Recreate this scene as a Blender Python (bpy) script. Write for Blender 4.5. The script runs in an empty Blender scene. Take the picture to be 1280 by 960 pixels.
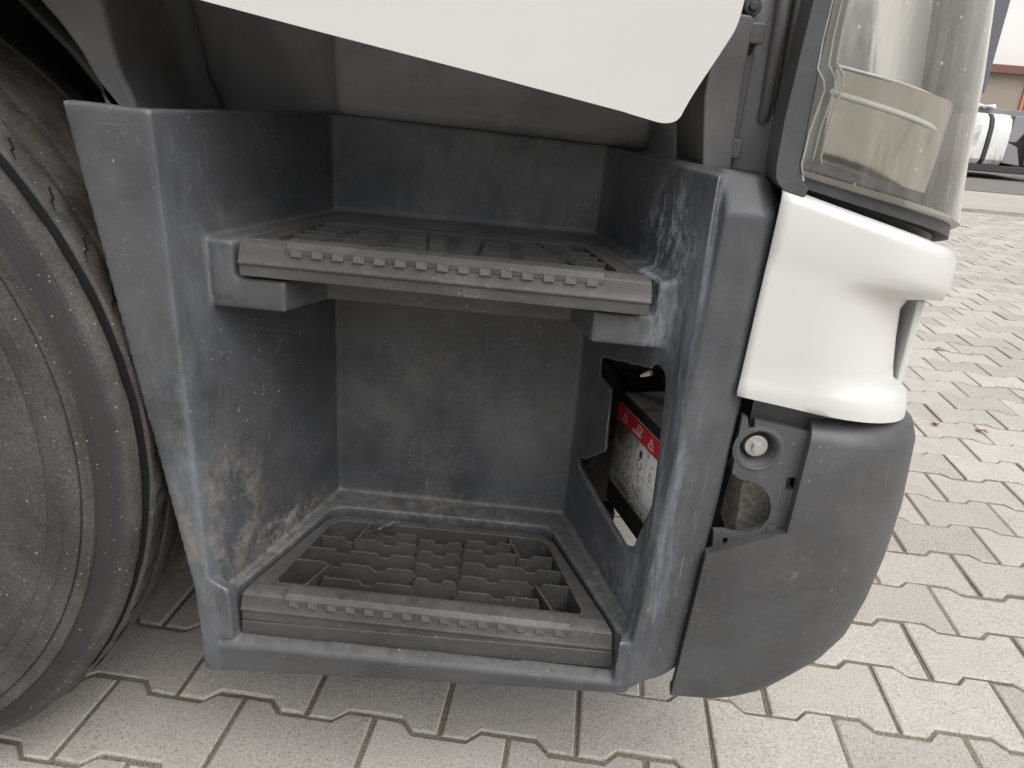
import bpy, bmesh, math, random
import numpy as np
from mathutils import Vector, Matrix
from mathutils.geometry import tessellate_polygon
random.seed(7)
S = bpy.context.scene
COL = S.collection

# ------------------------------------------------------------------ camera
FPX, HCAM = 961.0, 0.888713
CR = np.array([0.99434283, 0.07333171, 0.0768427])
CU = np.array([-0.09813115, 0.35733504, 0.92880673])
CF = np.array([-0.0406524, 0.93109298, -0.36250966])
CAM = np.array([0, 0, HCAM])
cd = bpy.data.cameras.new('camera'); cam = bpy.data.objects.new('camera', cd); COL.objects.link(cam)
cam.matrix_world = Matrix(((CR[0], CU[0], -CF[0], 0), (CR[1], CU[1], -CF[1], 0), (CR[2], CU[2], -CF[2], HCAM), (0, 0, 0, 1)))
cd.sensor_width = 36; cd.sensor_fit = 'HORIZONTAL'; cd.lens = FPX / 1280 * 36
cd.clip_start = .01; cd.clip_end = 2000
S.camera = cam
def ray(x, y): return CF * FPX + CR * (x - 640) - CU * (y - 480)
def atY(x, y, v):                       # where the sight line of a photo pixel meets the vertical plane Y = v
    d = ray(x, y); p = CAM + d * (v / d[1]); return tuple(p)
def pix(p):
    w = np.array(p) - CAM; z = w @ CF
    return 640 + FPX * (w @ CR) / z, 480 - FPX * (w @ CU) / z, z

# ------------------------------------------------------------------ light
W = bpy.data.worlds.new('World'); S.world = W; W.use_nodes = True
nt = W.node_tree; nt.nodes.clear()
sky = nt.nodes.new('ShaderNodeTexSky'); sky.sky_type = 'NISHITA'; sky.sun_disc = False
SUN_EL, SUN_AZ = math.radians(54), math.radians(142)      # azimuth measured clockwise from +Y
sky.sun_elevation = SUN_EL; sky.sun_rotation = SUN_AZ
sky.air_density = 1.0; sky.dust_density = 6.0; sky.ozone_density = 1.0
hs = nt.nodes.new('ShaderNodeHueSaturation'); hs.inputs['Saturation'].default_value = .22; hs.inputs['Value'].default_value = 1.0
bg = nt.nodes.new('ShaderNodeBackground'); bg.inputs[1].default_value = .15
wo = nt.nodes.new('ShaderNodeOutputWorld')
nt.links.new(sky.outputs[0], hs.inputs['Color']); nt.links.new(hs.outputs[0], bg.inputs[0]); nt.links.new(bg.outputs[0], wo.inputs[0])
sl = bpy.data.lights.new('sun', 'SUN'); sl.energy = .8; sl.angle = math.radians(70); sl.color = (1, .97, .93)
so = bpy.data.objects.new('sun', sl); COL.objects.link(so)
sd = Vector((math.sin(SUN_AZ) * math.cos(SUN_EL), math.cos(SUN_AZ) * math.cos(SUN_EL), math.sin(SUN_EL)))
so.rotation_euler = sd.to_track_quat('Z', 'Y').to_euler()
S.view_settings.view_transform = 'Standard'; S.view_settings.look = 'None'; S.view_settings.gamma = 1
S.view_settings.exposure = 0.38
S.cycles.use_denoising = True

# ------------------------------------------------------------------ materials
class NT:
    def __init__(s, name):
        s.m = bpy.data.materials.new(name); s.m.use_nodes = True
        s.t = s.m.node_tree; s.b = s.t.nodes['Principled BSDF']
    def n(s, typ, **kw):
        o = s.t.nodes.new(typ)
        for k, v in kw.items(): setattr(o, k, v)
        return o
    def l(s, a, b): s.t.links.new(a, b)
    def val(s, v, sock):
        if hasattr(v, 'is_output'): s.l(v, sock)
        else: sock.default_value = v
    def math(s, op, a, b=0.0, c=None, clamp=False):
        o = s.n('ShaderNodeMath', operation=op, use_clamp=clamp)
        s.val(a, o.inputs[0]); s.val(b, o.inputs[1])
        if c is not None: s.val(c, o.inputs[2])
        return o.outputs[0]
    def ramp(s, v, a, b):               # smooth 0..1 between a and b
        o = s.n('ShaderNodeMapRange', interpolation_type='SMOOTHSTEP')
        s.val(v, o.inputs[0]); o.inputs[1].default_value = a; o.inputs[2].default_value = b
        return o.outputs[0]
    def mix(s, f, a, b):
        o = s.n('ShaderNodeMix', data_type='RGBA')
        s.val(f, o.inputs[0])
        for v, k in ((a, 6), (b, 7)):
            if hasattr(v, 'is_output'): s.l(v, o.inputs[k])
            else: o.inputs[k].default_value = (*v, 1)
        return o.outputs[2]
    def pos(s, scale=(1, 1, 1), rot=(0, 0, 0), loc=(0, 0, 0), world=False):
        o = s.n('ShaderNodeMapping'); o.inputs['Scale'].default_value = scale; o.inputs['Rotation'].default_value = rot; o.inputs['Location'].default_value = loc
        if world: s.l(s.n('ShaderNodeNewGeometry').outputs['Position'], o.inputs[0])
        else: s.l(s.n('ShaderNodeTexCoord').outputs['Object'], o.inputs[0])
        return o.outputs[0]
    def noise(s, vec, scale, detail=3, rough=.55, dist=0):
        o = s.n('ShaderNodeTexNoise'); s.l(vec, o.inputs['Vector'])
        o.inputs['Scale'].default_value = scale; o.inputs['Detail'].default_value = detail
        o.inputs['Roughness'].default_value = rough; o.inputs['Distortion'].default_value = dist
        return o.outputs[0]
    def spots(s, vec, scale, size, keep=.5):   # sparse little dots
        o = s.n('ShaderNodeTexVoronoi'); s.l(vec, o.inputs['Vector']); o.inputs['Scale'].default_value = scale
        sep = s.n('ShaderNodeSeparateColor'); s.l(o.outputs['Color'], sep.inputs[0])
        thr = s.math('MULTIPLY', s.math('SUBTRACT', sep.outputs[0], keep, clamp=True), size / (1 - keep))
        return s.math('MULTIPLY', s.math('LESS_THAN', o.outputs['Distance'], thr), s.math('ADD', s.math('MULTIPLY', sep.outputs[1], .7), .3))
    def bump(s, h, strength=.2, dist=.001):
        o = s.n('ShaderNodeBump'); o.inputs['Strength'].default_value = strength; o.inputs['Distance'].default_value = dist
        s.l(h, o.inputs['Height']); s.l(o.outputs[0], s.b.inputs['Normal'])
    def out(s, col=None, rough=None, spec=None, metal=None):
        for v, k in ((col, 'Base Color'), (rough, 'Roughness'), (spec, 'Specular IOR Level'), (metal, 'Metallic')):
            if v is None: continue
            if hasattr(v, 'is_output'): s.l(v, s.b.inputs[k])
            elif isinstance(v, tuple): s.b.inputs[k].default_value = (*v, 1)
            else: s.b.inputs[k].default_value = v
        return s.m

def plastic(name, base=(.028, .029, .032), dust=.5, specks=1.0, scuff=.5, rough=.5, dustcol=(.17, .165, .155), patches=(), edge=0):
    """dark moulded plastic with dust film, chips, scratches; patches = (centre, radii, colour, amount, noise scale)"""
    k = NT(name); p = k.pos()
    col = base
    tone = k.ramp(k.noise(k.pos(loc=(.3, .7, .1)), 5.5, 6, .68, .5), .25, .75)
    col = k.mix(tone, tuple(v * .62 for v in base), tuple(v * 1.22 for v in base))
    f = k.math('MULTIPLY', k.ramp(k.noise(p, 9, 5, .65, .4), .42, .75), .35 * dust)
    f2 = k.math('MULTIPLY', k.ramp(k.noise(p, 55, 4, .7), .5, .78), .18 * dust)
    col = k.mix(k.math('ADD', f, f2, clamp=True), col, dustcol)
    # up-facing ledges collect grit
    geo = k.n('ShaderNodeNewGeometry'); sx = k.n('ShaderNodeSeparateXYZ'); k.l(geo.outputs['Normal'], sx.inputs[0])
    up = k.math('MULTIPLY', k.ramp(sx.outputs[2], .55, .95), k.ramp(k.noise(p, 70, 5, .7), .3, .7))
    col = k.mix(k.math('MULTIPLY', up, .55 * dust, clamp=True), col, (.20, .19, .17))
    for c, r, pc, amt, ns in patches:
        q = k.pos(scale=tuple(1 / a for a in r), loc=tuple(-c[i] / r[i] for i in range(3)))
        ln = k.n('ShaderNodeVectorMath', operation='LENGTH'); k.l(q, ln.inputs[0])
        m = k.math('SUBTRACT', 1, k.ramp(ln.outputs['Value'], .25, 1.05))
        nz = k.ramp(k.noise(k.pos(scale=(ns[0], ns[1], ns[2])), 1, 6, .75, .15), .42, .70)
        col = k.mix(k.math('MULTIPLY', k.math('MULTIPLY', m, nz), amt, clamp=True), col, pc)
    if edge:                            # edges rubbed pale
        pt = k.n('ShaderNodeNewGeometry').outputs['Pointiness']
        em = k.math('MULTIPLY', k.ramp(pt, .515, .575), k.ramp(k.noise(p, 45, 5, .7), .3, .65))
        col = k.mix(k.math('MULTIPLY', em, edge, clamp=True), col, (.27, .28, .30))
        cv = k.math('MULTIPLY', k.ramp(pt, .487, .455), k.ramp(k.noise(p, 80, 5, .7), .35, .65))
        col = k.mix(k.math('MULTIPLY', cv, edge * .7, clamp=True), col, (.22, .21, .19))
    # small matt rub marks
    rm = k.math('MULTIPLY', k.ramp(k.noise(k.pos(scale=(90, 90, 60), rot=(.4, .2, .9)), 1, 6, .8), .56, .70), k.ramp(k.noise(p, 4.5, 3), .45, .68))
    col = k.mix(k.math('MULTIPLY', rm, .45 * scuff), col, (.25, .26, .28))
    # rubbed scratches
    s1 = k.ramp(k.noise(k.pos(scale=(420, 420, 16), rot=(.6, .35, 1.1)), 1, 2, .5), .67, .72)
    s1 = k.math('ADD', s1, k.ramp(k.noise(k.pos(scale=(30, 500, 500), rot=(.5, .9, .6)), 1, 2, .5), .69, .74), clamp=True)
    s1 = k.math('MULTIPLY', s1, k.ramp(k.noise(p, 6, 2), .48, .66))
    col = k.mix(k.math('MULTIPLY', s1, .3 * scuff), col, (.34, .35, .37))
    sp = k.spots(k.pos(scale=(1, 1, .7)), 95, .13, .60); sp2 = k.spots(k.pos(scale=(1.2, 1.2, .45), rot=(.2, .1, 0)), 30, .085, .84)
    sp3 = k.spots(p, 240, .26, .55)
    sk = k.math('MULTIPLY', k.math('ADD', k.math('ADD', sp, sp2), k.math('MULTIPLY', sp3, .6), clamp=True), .62 * specks, clamp=True)
    sk = k.math('MULTIPLY', sk, k.ramp(k.noise(p, 8, 4, .7), .45, .66))
    col = k.mix(sk, col, (.52, .51, .48))
    r = k.math('ADD', rough - .08, k.math('MULTIPLY', k.noise(p, 24, 4), .18))
    h = k.math('ADD', k.noise(p, 1100, 2), k.math('MULTIPLY', k.noise(p, 40, 4), .6))
    k.bump(h, .22, .0014)
    return k.out(col, r, .45)

M = {}
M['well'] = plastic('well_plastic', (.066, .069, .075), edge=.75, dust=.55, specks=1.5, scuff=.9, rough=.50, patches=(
    ((.125, .74, .54), (.05, .085, .42), (.14, .155, .18), .85, (5, 5, 3)),  # right wall's bluish light painted in as a broad tone under the scuffs
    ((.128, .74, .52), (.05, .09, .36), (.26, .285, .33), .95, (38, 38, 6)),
    ((-.345, .72, .55), (.06, .07, .42), (.135, .145, .162), .7, (12, 12, 4)),
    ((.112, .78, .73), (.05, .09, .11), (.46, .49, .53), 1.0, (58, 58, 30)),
    ((-.34, .73, .40), (.07, .10, .13), (.24, .225, .195), .85, (26, 26, 20)),
    ((-.30, .80, .34), (.05, .16, .035), (.34, .32, .28), .85, (50, 50, 50)),
    ((-.39, .70, .40), (.10, .03, .36), (.15, .165, .19), .75, (22, 22, 9)),
    ((.10, .80, .34), (.05, .18, .05), (.25, .25, .25), .6, (60, 60, 60)),
    ((-.11, .94, .325), (.25, .05, .03), (.19, .185, .17), .8, (70, 70, 70)),
    ((-.33, .73, .73), (.06, .08, .05), (.15, .16, .17), .6, (40, 40, 14)),
    ((-.10, .97, .74), (.36, .08, .18), (.19, .19, .195), .9, (3, 3, 2)),  # these two: dust film, also painted paler to lift the shaded back wall
    ((-.10, .97, .48), (.30, .06, .22), (.15, .15, .153), .8, (4, 4, 3)),
))
M['tread'] = plastic('tread_plastic', (.056, .0555, .055), dust=.35, specks=.8, scuff=.6, rough=.47, dustcol=(.15, .14, .125))
M['nose'] = plastic('tread_nosing', (.062, .0605, .058), dust=.5, specks=.8, scuff=.8, rough=.45, dustcol=(.26, .245, .22))
M['bumper'] = plastic('bumper_plastic', (.072, .074, .078), dust=.3, specks=.9, scuff=.7, rough=.46)
M['frame'] = plastic('frame_plastic', (.145, .146, .15), dust=.5, specks=.35, scuff=.3, rough=.5)
M['sill'] = plastic('sill_plastic', (.26, .262, .272), dust=.3, specks=.25, scuff=.1, rough=.55)
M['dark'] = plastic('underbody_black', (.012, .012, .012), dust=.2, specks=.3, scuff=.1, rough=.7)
M['bezel'] = plastic('bezel_plastic', (.075, .077, .081), dust=.2, specks=.4, scuff=.2, rough=.42)

k = NT('white_paint'); p = k.pos()
c = k.mix(k.math('MULTIPLY', k.ramp(k.noise(p, 7, 4, .6), .45, .8), .22), (.575, .575, .555), (.53, .525, .495))
c = k.mix(k.math('MULTIPLY', k.spots(p, 30, .035, .90), .5), c, (.30, .24, .18))
c = k.mix(k.math('MULTIPLY', k.ramp(k.noise(k.pos(scale=(30, 30, 90)), 1, 5, .7), .62, .8), .10), c, (.45, .43, .38))
M['white'] = k.out(c, k.math('ADD', .24, k.math('MULTIPLY', k.noise(p, 18, 3), .14)), .5)
k.b.inputs['Coat Weight'].default_value = .3; k.b.inputs['Coat Roughness'].default_value = .12

k = NT('metal_bolt'); p = k.pos(); c = k.mix(k.noise(p, 160, 4, .7), (.42, .42, .42), (.66, .65, .63)); k.bump(k.noise(p, 300, 3), .3, .001)
M['bolt'] = k.out(c, .42, .5, .85)
k = NT('dusty_steel'); p = k.pos(); c = k.mix(k.ramp(k.noise(p, 150, 5, .75), .3, .7), (.26, .235, .20), (.62, .58, .50)); k.bump(k.noise(p, 220, 4, .7), .6, .002)
M['dusty'] = k.out(c, .85, .3)
k = NT('box_shell'); p = k.pos(); geo = k.n('ShaderNodeNewGeometry'); sx = k.n('ShaderNodeSeparateXYZ'); k.l(geo.outputs['Normal'], sx.inputs[0])
dm = k.math('MULTIPLY', k.ramp(sx.outputs[2], .6, .95), k.ramp(k.noise(p, 60, 4), .2, .5))
M['box'] = k.out(k.mix(dm, (.02, .02, .02), (.22, .205, .18)), .6, .4)
def flat(name, col, rough=.5, spec=.4, metal=0.0):
    k = NT(name); p = k.pos()
    c = k.mix(k.math('MULTIPLY', k.noise(p, 40, 4, .7), .25), col, tuple(v * .72 for v in col))
    return k.out(c, rough, spec, metal)
k = NT('sticker_white'); p = k.pos()
g = k.ramp(k.noise(p, 220, 5, .8), .42, .58)
sx = k.n('ShaderNodeSeparateXYZ'); k.l(k.n('ShaderNodeTexCoord').outputs['Object'], sx.inputs[0])
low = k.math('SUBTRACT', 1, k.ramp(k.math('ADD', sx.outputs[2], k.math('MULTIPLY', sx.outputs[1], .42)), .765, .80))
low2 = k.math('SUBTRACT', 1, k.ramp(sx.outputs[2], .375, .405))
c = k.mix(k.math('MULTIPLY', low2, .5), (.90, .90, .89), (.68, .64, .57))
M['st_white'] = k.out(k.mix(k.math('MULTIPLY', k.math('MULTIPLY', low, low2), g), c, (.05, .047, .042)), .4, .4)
M['st_red'] = flat('sticker_red', (.70, .045, .05), .4); M['st_ink'] = flat('sticker_ink', (.06, .06, .065), .5)
M['st_line'] = flat('sticker_line', (.82, .82, .80), .4)
M['cream'] = flat('cream_plastic', (.62, .57, .45), .5)

k = NT('tyre_rubber'); p = k.pos()
sx = k.n('ShaderNodeSeparateXYZ'); k.l(p, sx.inputs[0])
rad = k.math('SQRT', k.math('ADD', k.math('MULTIPLY', sx.outputs[0], sx.outputs[0]), k.math('MULTIPLY', sx.outputs[2], sx.outputs[2])))
fine = k.noise(p, 420, 5, .8); mid = k.noise(p, 34, 6, .75, .1); mid2 = k.noise(k.pos(loc=(3, 1, 2)), 11, 4, .6)
side = k.math('SUBTRACT', 1, k.ramp(rad, .440, .446))
shoulder = k.ramp(rad, .460, .476)
dirt = k.math('ADD', side, shoulder, clamp=True)
dirt = k.math('MULTIPLY', k.math('ADD', k.math('MULTIPLY', dirt, .82), .18), k.math('ADD', .18, k.math('MULTIPLY', k.ramp(k.math('ADD', k.math('MULTIPLY', mid, .45), k.math('MULTIPLY', mid2, .65)), .35, .80), .82)))
dirt = k.math('MULTIPLY', dirt, k.ramp(fine, .22, .85), clamp=True)
c = k.mix(dirt, (.024, .024, .026), (.175, .164, .144))
tr = k.ramp(rad, .478, .488)
c = k.mix(k.math('MULTIPLY', tr, k.ramp(mid, .3, .7)), c, (.105, .095, .078))
c = k.mix(k.math('MULTIPLY', k.math('ADD', k.spots(p, 190, .22, .6), k.spots(p, 70, .13, .78), clamp=True), .6), c, (.44, .41, .35))
cmb = k.n('ShaderNodeCombineXYZ'); k.l(k.math('MULTIPLY', rad, 420), cmb.inputs[0])
k.bump(k.math('ADD', k.math('ADD', k.math('MULTIPLY', fine, .5), k.noise(p, 90, 4, .7)), k.math('MULTIPLY', k.noise(cmb.outputs[0], 1, 2), .9)), .4, .0025)
M['tyre'] = k.out(c, .72, .35)
M['groove'] = flat('tyre_groove', (.012, .012, .012), .9, .2)

k = NT('paver_concrete'); pw = k.pos(world=True)
oi = k.n('ShaderNodeObjectInfo')
tone = k.math('ADD', .86, k.math('MULTIPLY', oi.outputs['Random'], .22))
big = k.ramp(k.noise(pw, 1.1, 4, .6), .35, .7)
c = k.mix(big, (.435, .410, .378), (.505, .48, .445))
c = k.mix(k.math('MULTIPLY', k.ramp(k.noise(pw, 14, 5, .65), .38, .75), .35), c, (.33, .305, .27))
c = k.mix(k.math('MULTIPLY', k.ramp(k.noise(pw, 230, 4, .8), .50, .62), .8), c, (.60, .56, .50))
c = k.mix(k.math('MULTIPLY', k.ramp(k.noise(k.pos(world=True, loc=(5, 3, 1)), 270, 4, .8), .52, .64), .85), c, (.20, .185, .165))
wp = k.math('MULTIPLY', k.ramp(k.noise(k.pos(world=True, scale=(1, 2.2, 1), loc=(.6, 0, 0)), 3.1, 5, .62, .5), .66, .73), .8)
c = k.mix(wp, c, (.66, .61, .51))
c = k.mix(k.math('MULTIPLY', k.spots(pw, 7, .16, .86), .5), c, (.55, .40, .25))
c = k.mix(k.math('MULTIPLY', k.spots(k.pos(world=True, loc=(2, 7, 0)), 13, .13, .84), .5), c, (.22, .20, .18))
mx = k.n('ShaderNodeMix', data_type='RGBA', blend_type='MULTIPLY'); mx.inputs[0].default_value = 1
k.l(c, mx.inputs[6]); cmb = k.n('ShaderNodeCombineColor'); [k.l(tone, cmb.inputs[i]) for i in range(3)]; k.l(cmb.outputs[0], mx.inputs[7])
k.bump(k.math('ADD', k.noise(pw, 260, 4, .8), k.math('MULTIPLY', k.noise(pw, 60, 4), .8)), .6, .002)
M['paver'] = k.out(mx.outputs[2], .88, .3)

k = NT('joint_sand'); pw = k.pos(world=True)
c = k.mix(k.ramp(k.noise(pw, 300, 4, .8), .35, .65), (.15, .13, .10), (.48, .43, .35))
c = k.mix(k.ramp(k.noise(pw, 4, 4, .6), .45, .68), c, k.mix(k.ramp(k.noise(pw, 330, 3, .8), .4, .6), (.09, .087, .055), (.33, .30, .21)))
k.bump(k.noise(pw, 260, 4, .8), 1.0, .006)
M['joint'] = k.out(c, .95, .2)
k = NT('yard_surface'); pw = k.pos(world=True)
sx = k.n('ShaderNodeSeparateXYZ'); k.l(pw, sx.inputs[0])
rowl = k.ramp(k.math('ABSOLUTE', k.math('SUBTRACT', k.math('FRACT', k.math('DIVIDE', k.math('ADD', sx.outputs[1], k.math('MULTIPLY', k.noise(pw, 3, 2), .02)), .139)), .5)), .44, .5)
c = k.mix(k.ramp(k.noise(pw, 1.1, 4, .6), .35, .7), (.40, .372, .335), (.45, .42, .38))
c = k.mix(k.math('MULTIPLY', rowl, .35), c, (.22, .20, .16))
c = k.mix(k.math('MULTIPLY', k.ramp(k.noise(k.pos(world=True, scale=(.4, 1, 1)), 1.5, 5, .65), .52, .75), .5), c, (.29, .265, .225))
M['yard'] = k.out(c, .9, .25)

def glassy(name, tint, gloss_rough, haze, hazecol):
    k = NT(name); k.t.nodes.remove(k.b); p = k.pos()
    out = k.t.nodes['Material Output']
    tr = k.n('ShaderNodeBsdfTransparent'); tr.inputs[0].default_value = (*tint, 1)
    gl = k.n('ShaderNodeBsdfGlossy'); gl.inputs['Roughness'].default_value = gloss_rough
    df = k.n('ShaderNodeBsdfDiffuse'); df.inputs[0].default_value = (*hazecol, 1)
    fr = k.n('ShaderNodeLayerWeight'); fr.inputs[0].default_value = .28
    f = k.math('ADD', k.math('MULTIPLY', fr.outputs['Fresnel'], .9), .02, clamp=True)
    m1 = k.n('ShaderNodeMixShader'); k.l(f, m1.inputs[0]); k.l(tr.outputs[0], m1.inputs[1]); k.l(gl.outputs[0], m1.inputs[2])
    st = k.ramp(k.noise(k.pos(scale=(60, 60, 5)), 1, 4, .6), .35, .8)
    lw = k.n('ShaderNodeLayerWeight'); lw.inputs[0].default_value = .5
    hz = k.math('ADD', k.math('ADD', haze * .45, k.math('MULTIPLY', k.math('POWER', lw.outputs['Facing'], 3.0), .75)), k.math('MULTIPLY', k.math('ADD', st, k.math('MULTIPLY', k.spots(p, 120, .2, .7), 2.0)), haze), clamp=True)
    m2 = k.n('ShaderNodeMixShader'); k.l(hz, m2.inputs[0]); k.l(m1.outputs[0], m2.inputs[1]); k.l(df.outputs[0], m2.inputs[2])
    k.l(m2.outputs[0], out.inputs[0]); return k.m
M['lens'] = glassy('lens_polycarbonate', (.93, .93, .90), .04, .16, (.62, .61, .57))
k = NT('chrome_reflector'); p = k.pos(); k.bump(k.noise(k.pos(scale=(40, 40, 2.0)), 1, 3), .10, .01)
M['chrome'] = k.out((.56, .54, .51), k.math('ADD', .06, k.math('MULTIPLY', k.noise(p, 20, 3), .16)), .5, 1.0)
M['guide'] = flat('light_guide', (.80, .81, .79), .12, .6)
M['lampgrey'] = flat('lamp_inner_grey', (.20, .20, .20), .35, .5)
M['lip'] = flat('lens_lip', (.42, .40, .37), .25, .5)

# ------------------------------------------------------------------ mesh helpers
def tag(o, label=None, cat=None, group=None, kind=None):
    if label: o['label'] = label
    if cat: o['category'] = cat
    if group: o['group'] = group
    if kind: o['kind'] = kind
    return o
def empty(name, loc=(0, 0, 0), rz=0):
    o = bpy.data.objects.new(name, None); COL.objects.link(o); o.location = loc; o.rotation_euler = (0, 0, rz); o.empty_display_size = .1
    return o
class MB:
    def __init__(s): s.v = []; s.f = []; s.mi = []
    def add(s, vs, fs, mi=0):
        b = len(s.v); s.v += [tuple(map(float, q)) for q in vs]
        for f in fs: s.f.append([b + i for i in f]); s.mi.append(mi)
        return s
    def hexa(s, lo, hi, mi=0):          # two rings of the same length: closed prismatoid
        n = len(lo)
        fs = [list(range(n))[::-1], [n + i for i in range(n)]] + [[i, (i + 1) % n, n + (i + 1) % n, n + i] for i in range(n)]
        return s.add(list(lo) + list(hi), fs, mi)
    def box(s, x0, x1, y0, y1, z0, z1, mi=0):
        return s.hexa([(x0, y0, z0), (x1, y0, z0), (x1, y1, z0), (x0, y1, z0)], [(x0, y0, z1), (x1, y0, z1), (x1, y1, z1), (x0, y1, z1)], mi)
    def slab(s, poly, z0, z1, holes=(), mi=0):     # plan polygon extruded in z
        return s.prism(poly, holes, (0, 0, z0), (1, 0, 0), (0, 1, 0), (0, 0, z1 - z0), mi)
    def prism(s, poly, holes, o, u, v, ext, mi=0):
        o, u, v, ext = map(Vector, (o, u, v, ext))
        loops = [list(poly)] + [list(h) for h in holes]
        flat_ = [q for L in loops for q in L]; n = len(flat_)
        P0 = [o + u * q[0] + v * q[1] for q in flat_]; P1 = [q + ext for q in P0]
        if holes or n > 8:
            tris = [list(t) for t in tessellate_polygon([[Vector((q[0], q[1], 0)) for q in L] for L in loops])]
        else: tris = [list(range(n))]
        fs = [t[::-1] for t in tris] + [[n + i for i in t] for t in tris]
        b = 0
        for L in loops:
            m = len(L)
            for i in range(m):
                j = (i + 1) % m; fs.append([b + i, b + j, n + b + j, n + b + i])
            b += m
        return s.add(P0 + P1, fs, mi)
    def tube(s, pts, r, n=8, mi=0, cap=True):
        pts = [Vector(q) for q in pts]; rings = []
        for i, q in enumerate(pts):
            d = (pts[min(i + 1, len(pts) - 1)] - pts[max(i - 1, 0)]).normalized()
            a = d.orthogonal().normalized(); 
            if abs(d.z) < .9: a = d.cross(Vector((0, 0, 1))).normalized()
            bb = d.cross(a)
            rr = r[i] if isinstance(r, (list, tuple)) else r
            rings.append([q + (a * math.cos(t) + bb * math.sin(t)) * rr for t in [2 * math.pi * j / n for j in range(n)]])
        vs = [q for R in rings for q in R]; fs = []
        for i in range(len(pts) - 1):
            for j in range(n): fs.append([i * n + j, i * n + (j + 1) % n, (i + 1) * n + (j + 1) % n, (i + 1) * n + j])
        if cap: fs += [list(range(n))[::-1], [(len(pts) - 1) * n + j for j in range(n)]]
        return s.add(vs, fs, mi)
    def grid(s, rows, mi=0, flip=False):
        m = len(rows[0]); vs = [q for R in rows for q in R]; fs = []
        for i in range(len(rows) - 1):
            for j in range(m - 1):
                f = [i * m + j, i * m + j + 1, (i + 1) * m + j + 1, (i + 1) * m + j]
                fs.append(f[::-1] if flip else f)
        return s.add(vs, fs, mi)
    def lathe(s, prof, n=96, mi=0, closed=False, mis=None):   # profile (radius, y) about the Y axis
        rows = [[(r * math.cos(t), y, r * math.sin(t)) for t in [2 * math.pi * j / n for j in range(n)]] for r, y in prof]
        vs = [q for R in rows for q in R]; b = len(s.v); s.v += vs
        for i in range(len(prof) - 1):
            for j in range(n):
                s.f.append([b + i * n + j, b + i * n + (j + 1) % n, b + (i + 1) * n + (j + 1) % n, b + (i + 1) * n + j]); s.mi.append(mis[i] if mis else mi)
        return s
    def build(s, name, mats, parent=None, smooth=35, bevel=0, seg=2, solid=0, loc=None, fix=True):
        me = bpy.data.meshes.new(name); me.from_pydata(s.v, [], s.f)
        for m in (mats if isinstance(mats, (list, tuple)) else [mats]): me.materials.append(m)
        me.polygons.foreach_set('material_index', s.mi)
        if fix:
            bm = bmesh.new(); bm.from_mesh(me); bmesh.ops.recalc_face_normals(bm, faces=bm.faces); bm.to_mesh(me); bm.free()
        me.polygons.foreach_set('use_smooth', [True] * len(me.polygons)); me.update()
        if smooth: me.set_sharp_from_angle(angle=math.radians(smooth))
        o = bpy.data.objects.new(name, me); COL.objects.link(o)
        if loc: o.location = loc
        if parent: o.parent = parent
        if solid:
            md = o.modifiers.new('thickness', 'SOLIDIFY'); md.thickness = solid; md.offset = -1
        if bevel:
            md = o.modifiers.new('edges', 'BEVEL'); md.width = bevel; md.segments = seg; md.limit_method = 'ANGLE'; md.angle_limit = math.radians(32)
            md.harden_normals = True
        return o
def moulded(o, voxel, iters, fac=.5):
    md = o.modifiers.new('mould', 'REMESH'); md.mode = 'VOXEL'; md.voxel_size = voxel; md.use_smooth_shade = True
    md = o.modifiers.new('fillet', 'SMOOTH'); md.iterations = iters; md.factor = fac
    return o
def dup(o, parent, M_=None):
    c = o.copy(); COL.objects.link(c); c.parent = parent
    return c

# ------------------------------------------------------------------ pavement of double-T pavers
PSI = math.radians(-2.5); LYAW = -0.0877233 - PSI
oc = (.682736562, 1.35544025)
OX = math.cos(PSI) * oc[0] + math.sin(PSI) * oc[1]; OY = -math.sin(PSI) * oc[0] + math.cos(PSI) * oc[1]
ca, sa = math.cos(LYAW), math.sin(LYAW)
PW, RP, AMP = .2, .139, .0105
def lat(a, b): return (OX + a * ca - b * sa, OY + a * sa + b * ca)
pave = empty('pavement'); tag(pave, 'yard paved with interlocking grey concrete double T blocks', kind='structure')
# outline of one block about its centre (a along the row, b away from the viewer)
GAP = .0036
def outline(sh=0.0):
    e = PW / 2 - GAP - sh
    xs_far = [(-e, 1), (-.0600, 1), (-.0405, -1), (.0405, -1), (.0600, 1), (e, 1)]
    bf = RP / 2 - GAP - .0008 - sh
    far = [(x, bf + (AMP if s_ > 0 else -AMP)) for x, s_ in xs_far]
    near = [(x, -y) for x, y in far][::-1]
    return near[::-1][::-1] + [] if False else [(x, y) for x, y in far] + near
O1, O2 = outline(0.0), outline(.0026)
def paver_geo(h=0, tilt=(0, 0)):
    n = len(O1); vs = []
    for (pts, z) in ((O2, 0), (O1, -.0022), (O1, -.03)):
        vs += [(x, y, z + h + tilt[0] * x + tilt[1] * y) for x, y in pts]
    fs = [list(range(n))]
    for r_ in range(2):
        for i in range(n):
            j = (i + 1) % n; fs.append([r_ * n + i, (r_ + 1) * n + i, (r_ + 1) * n + j, r_ * n + j])
    return vs, fs
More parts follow.
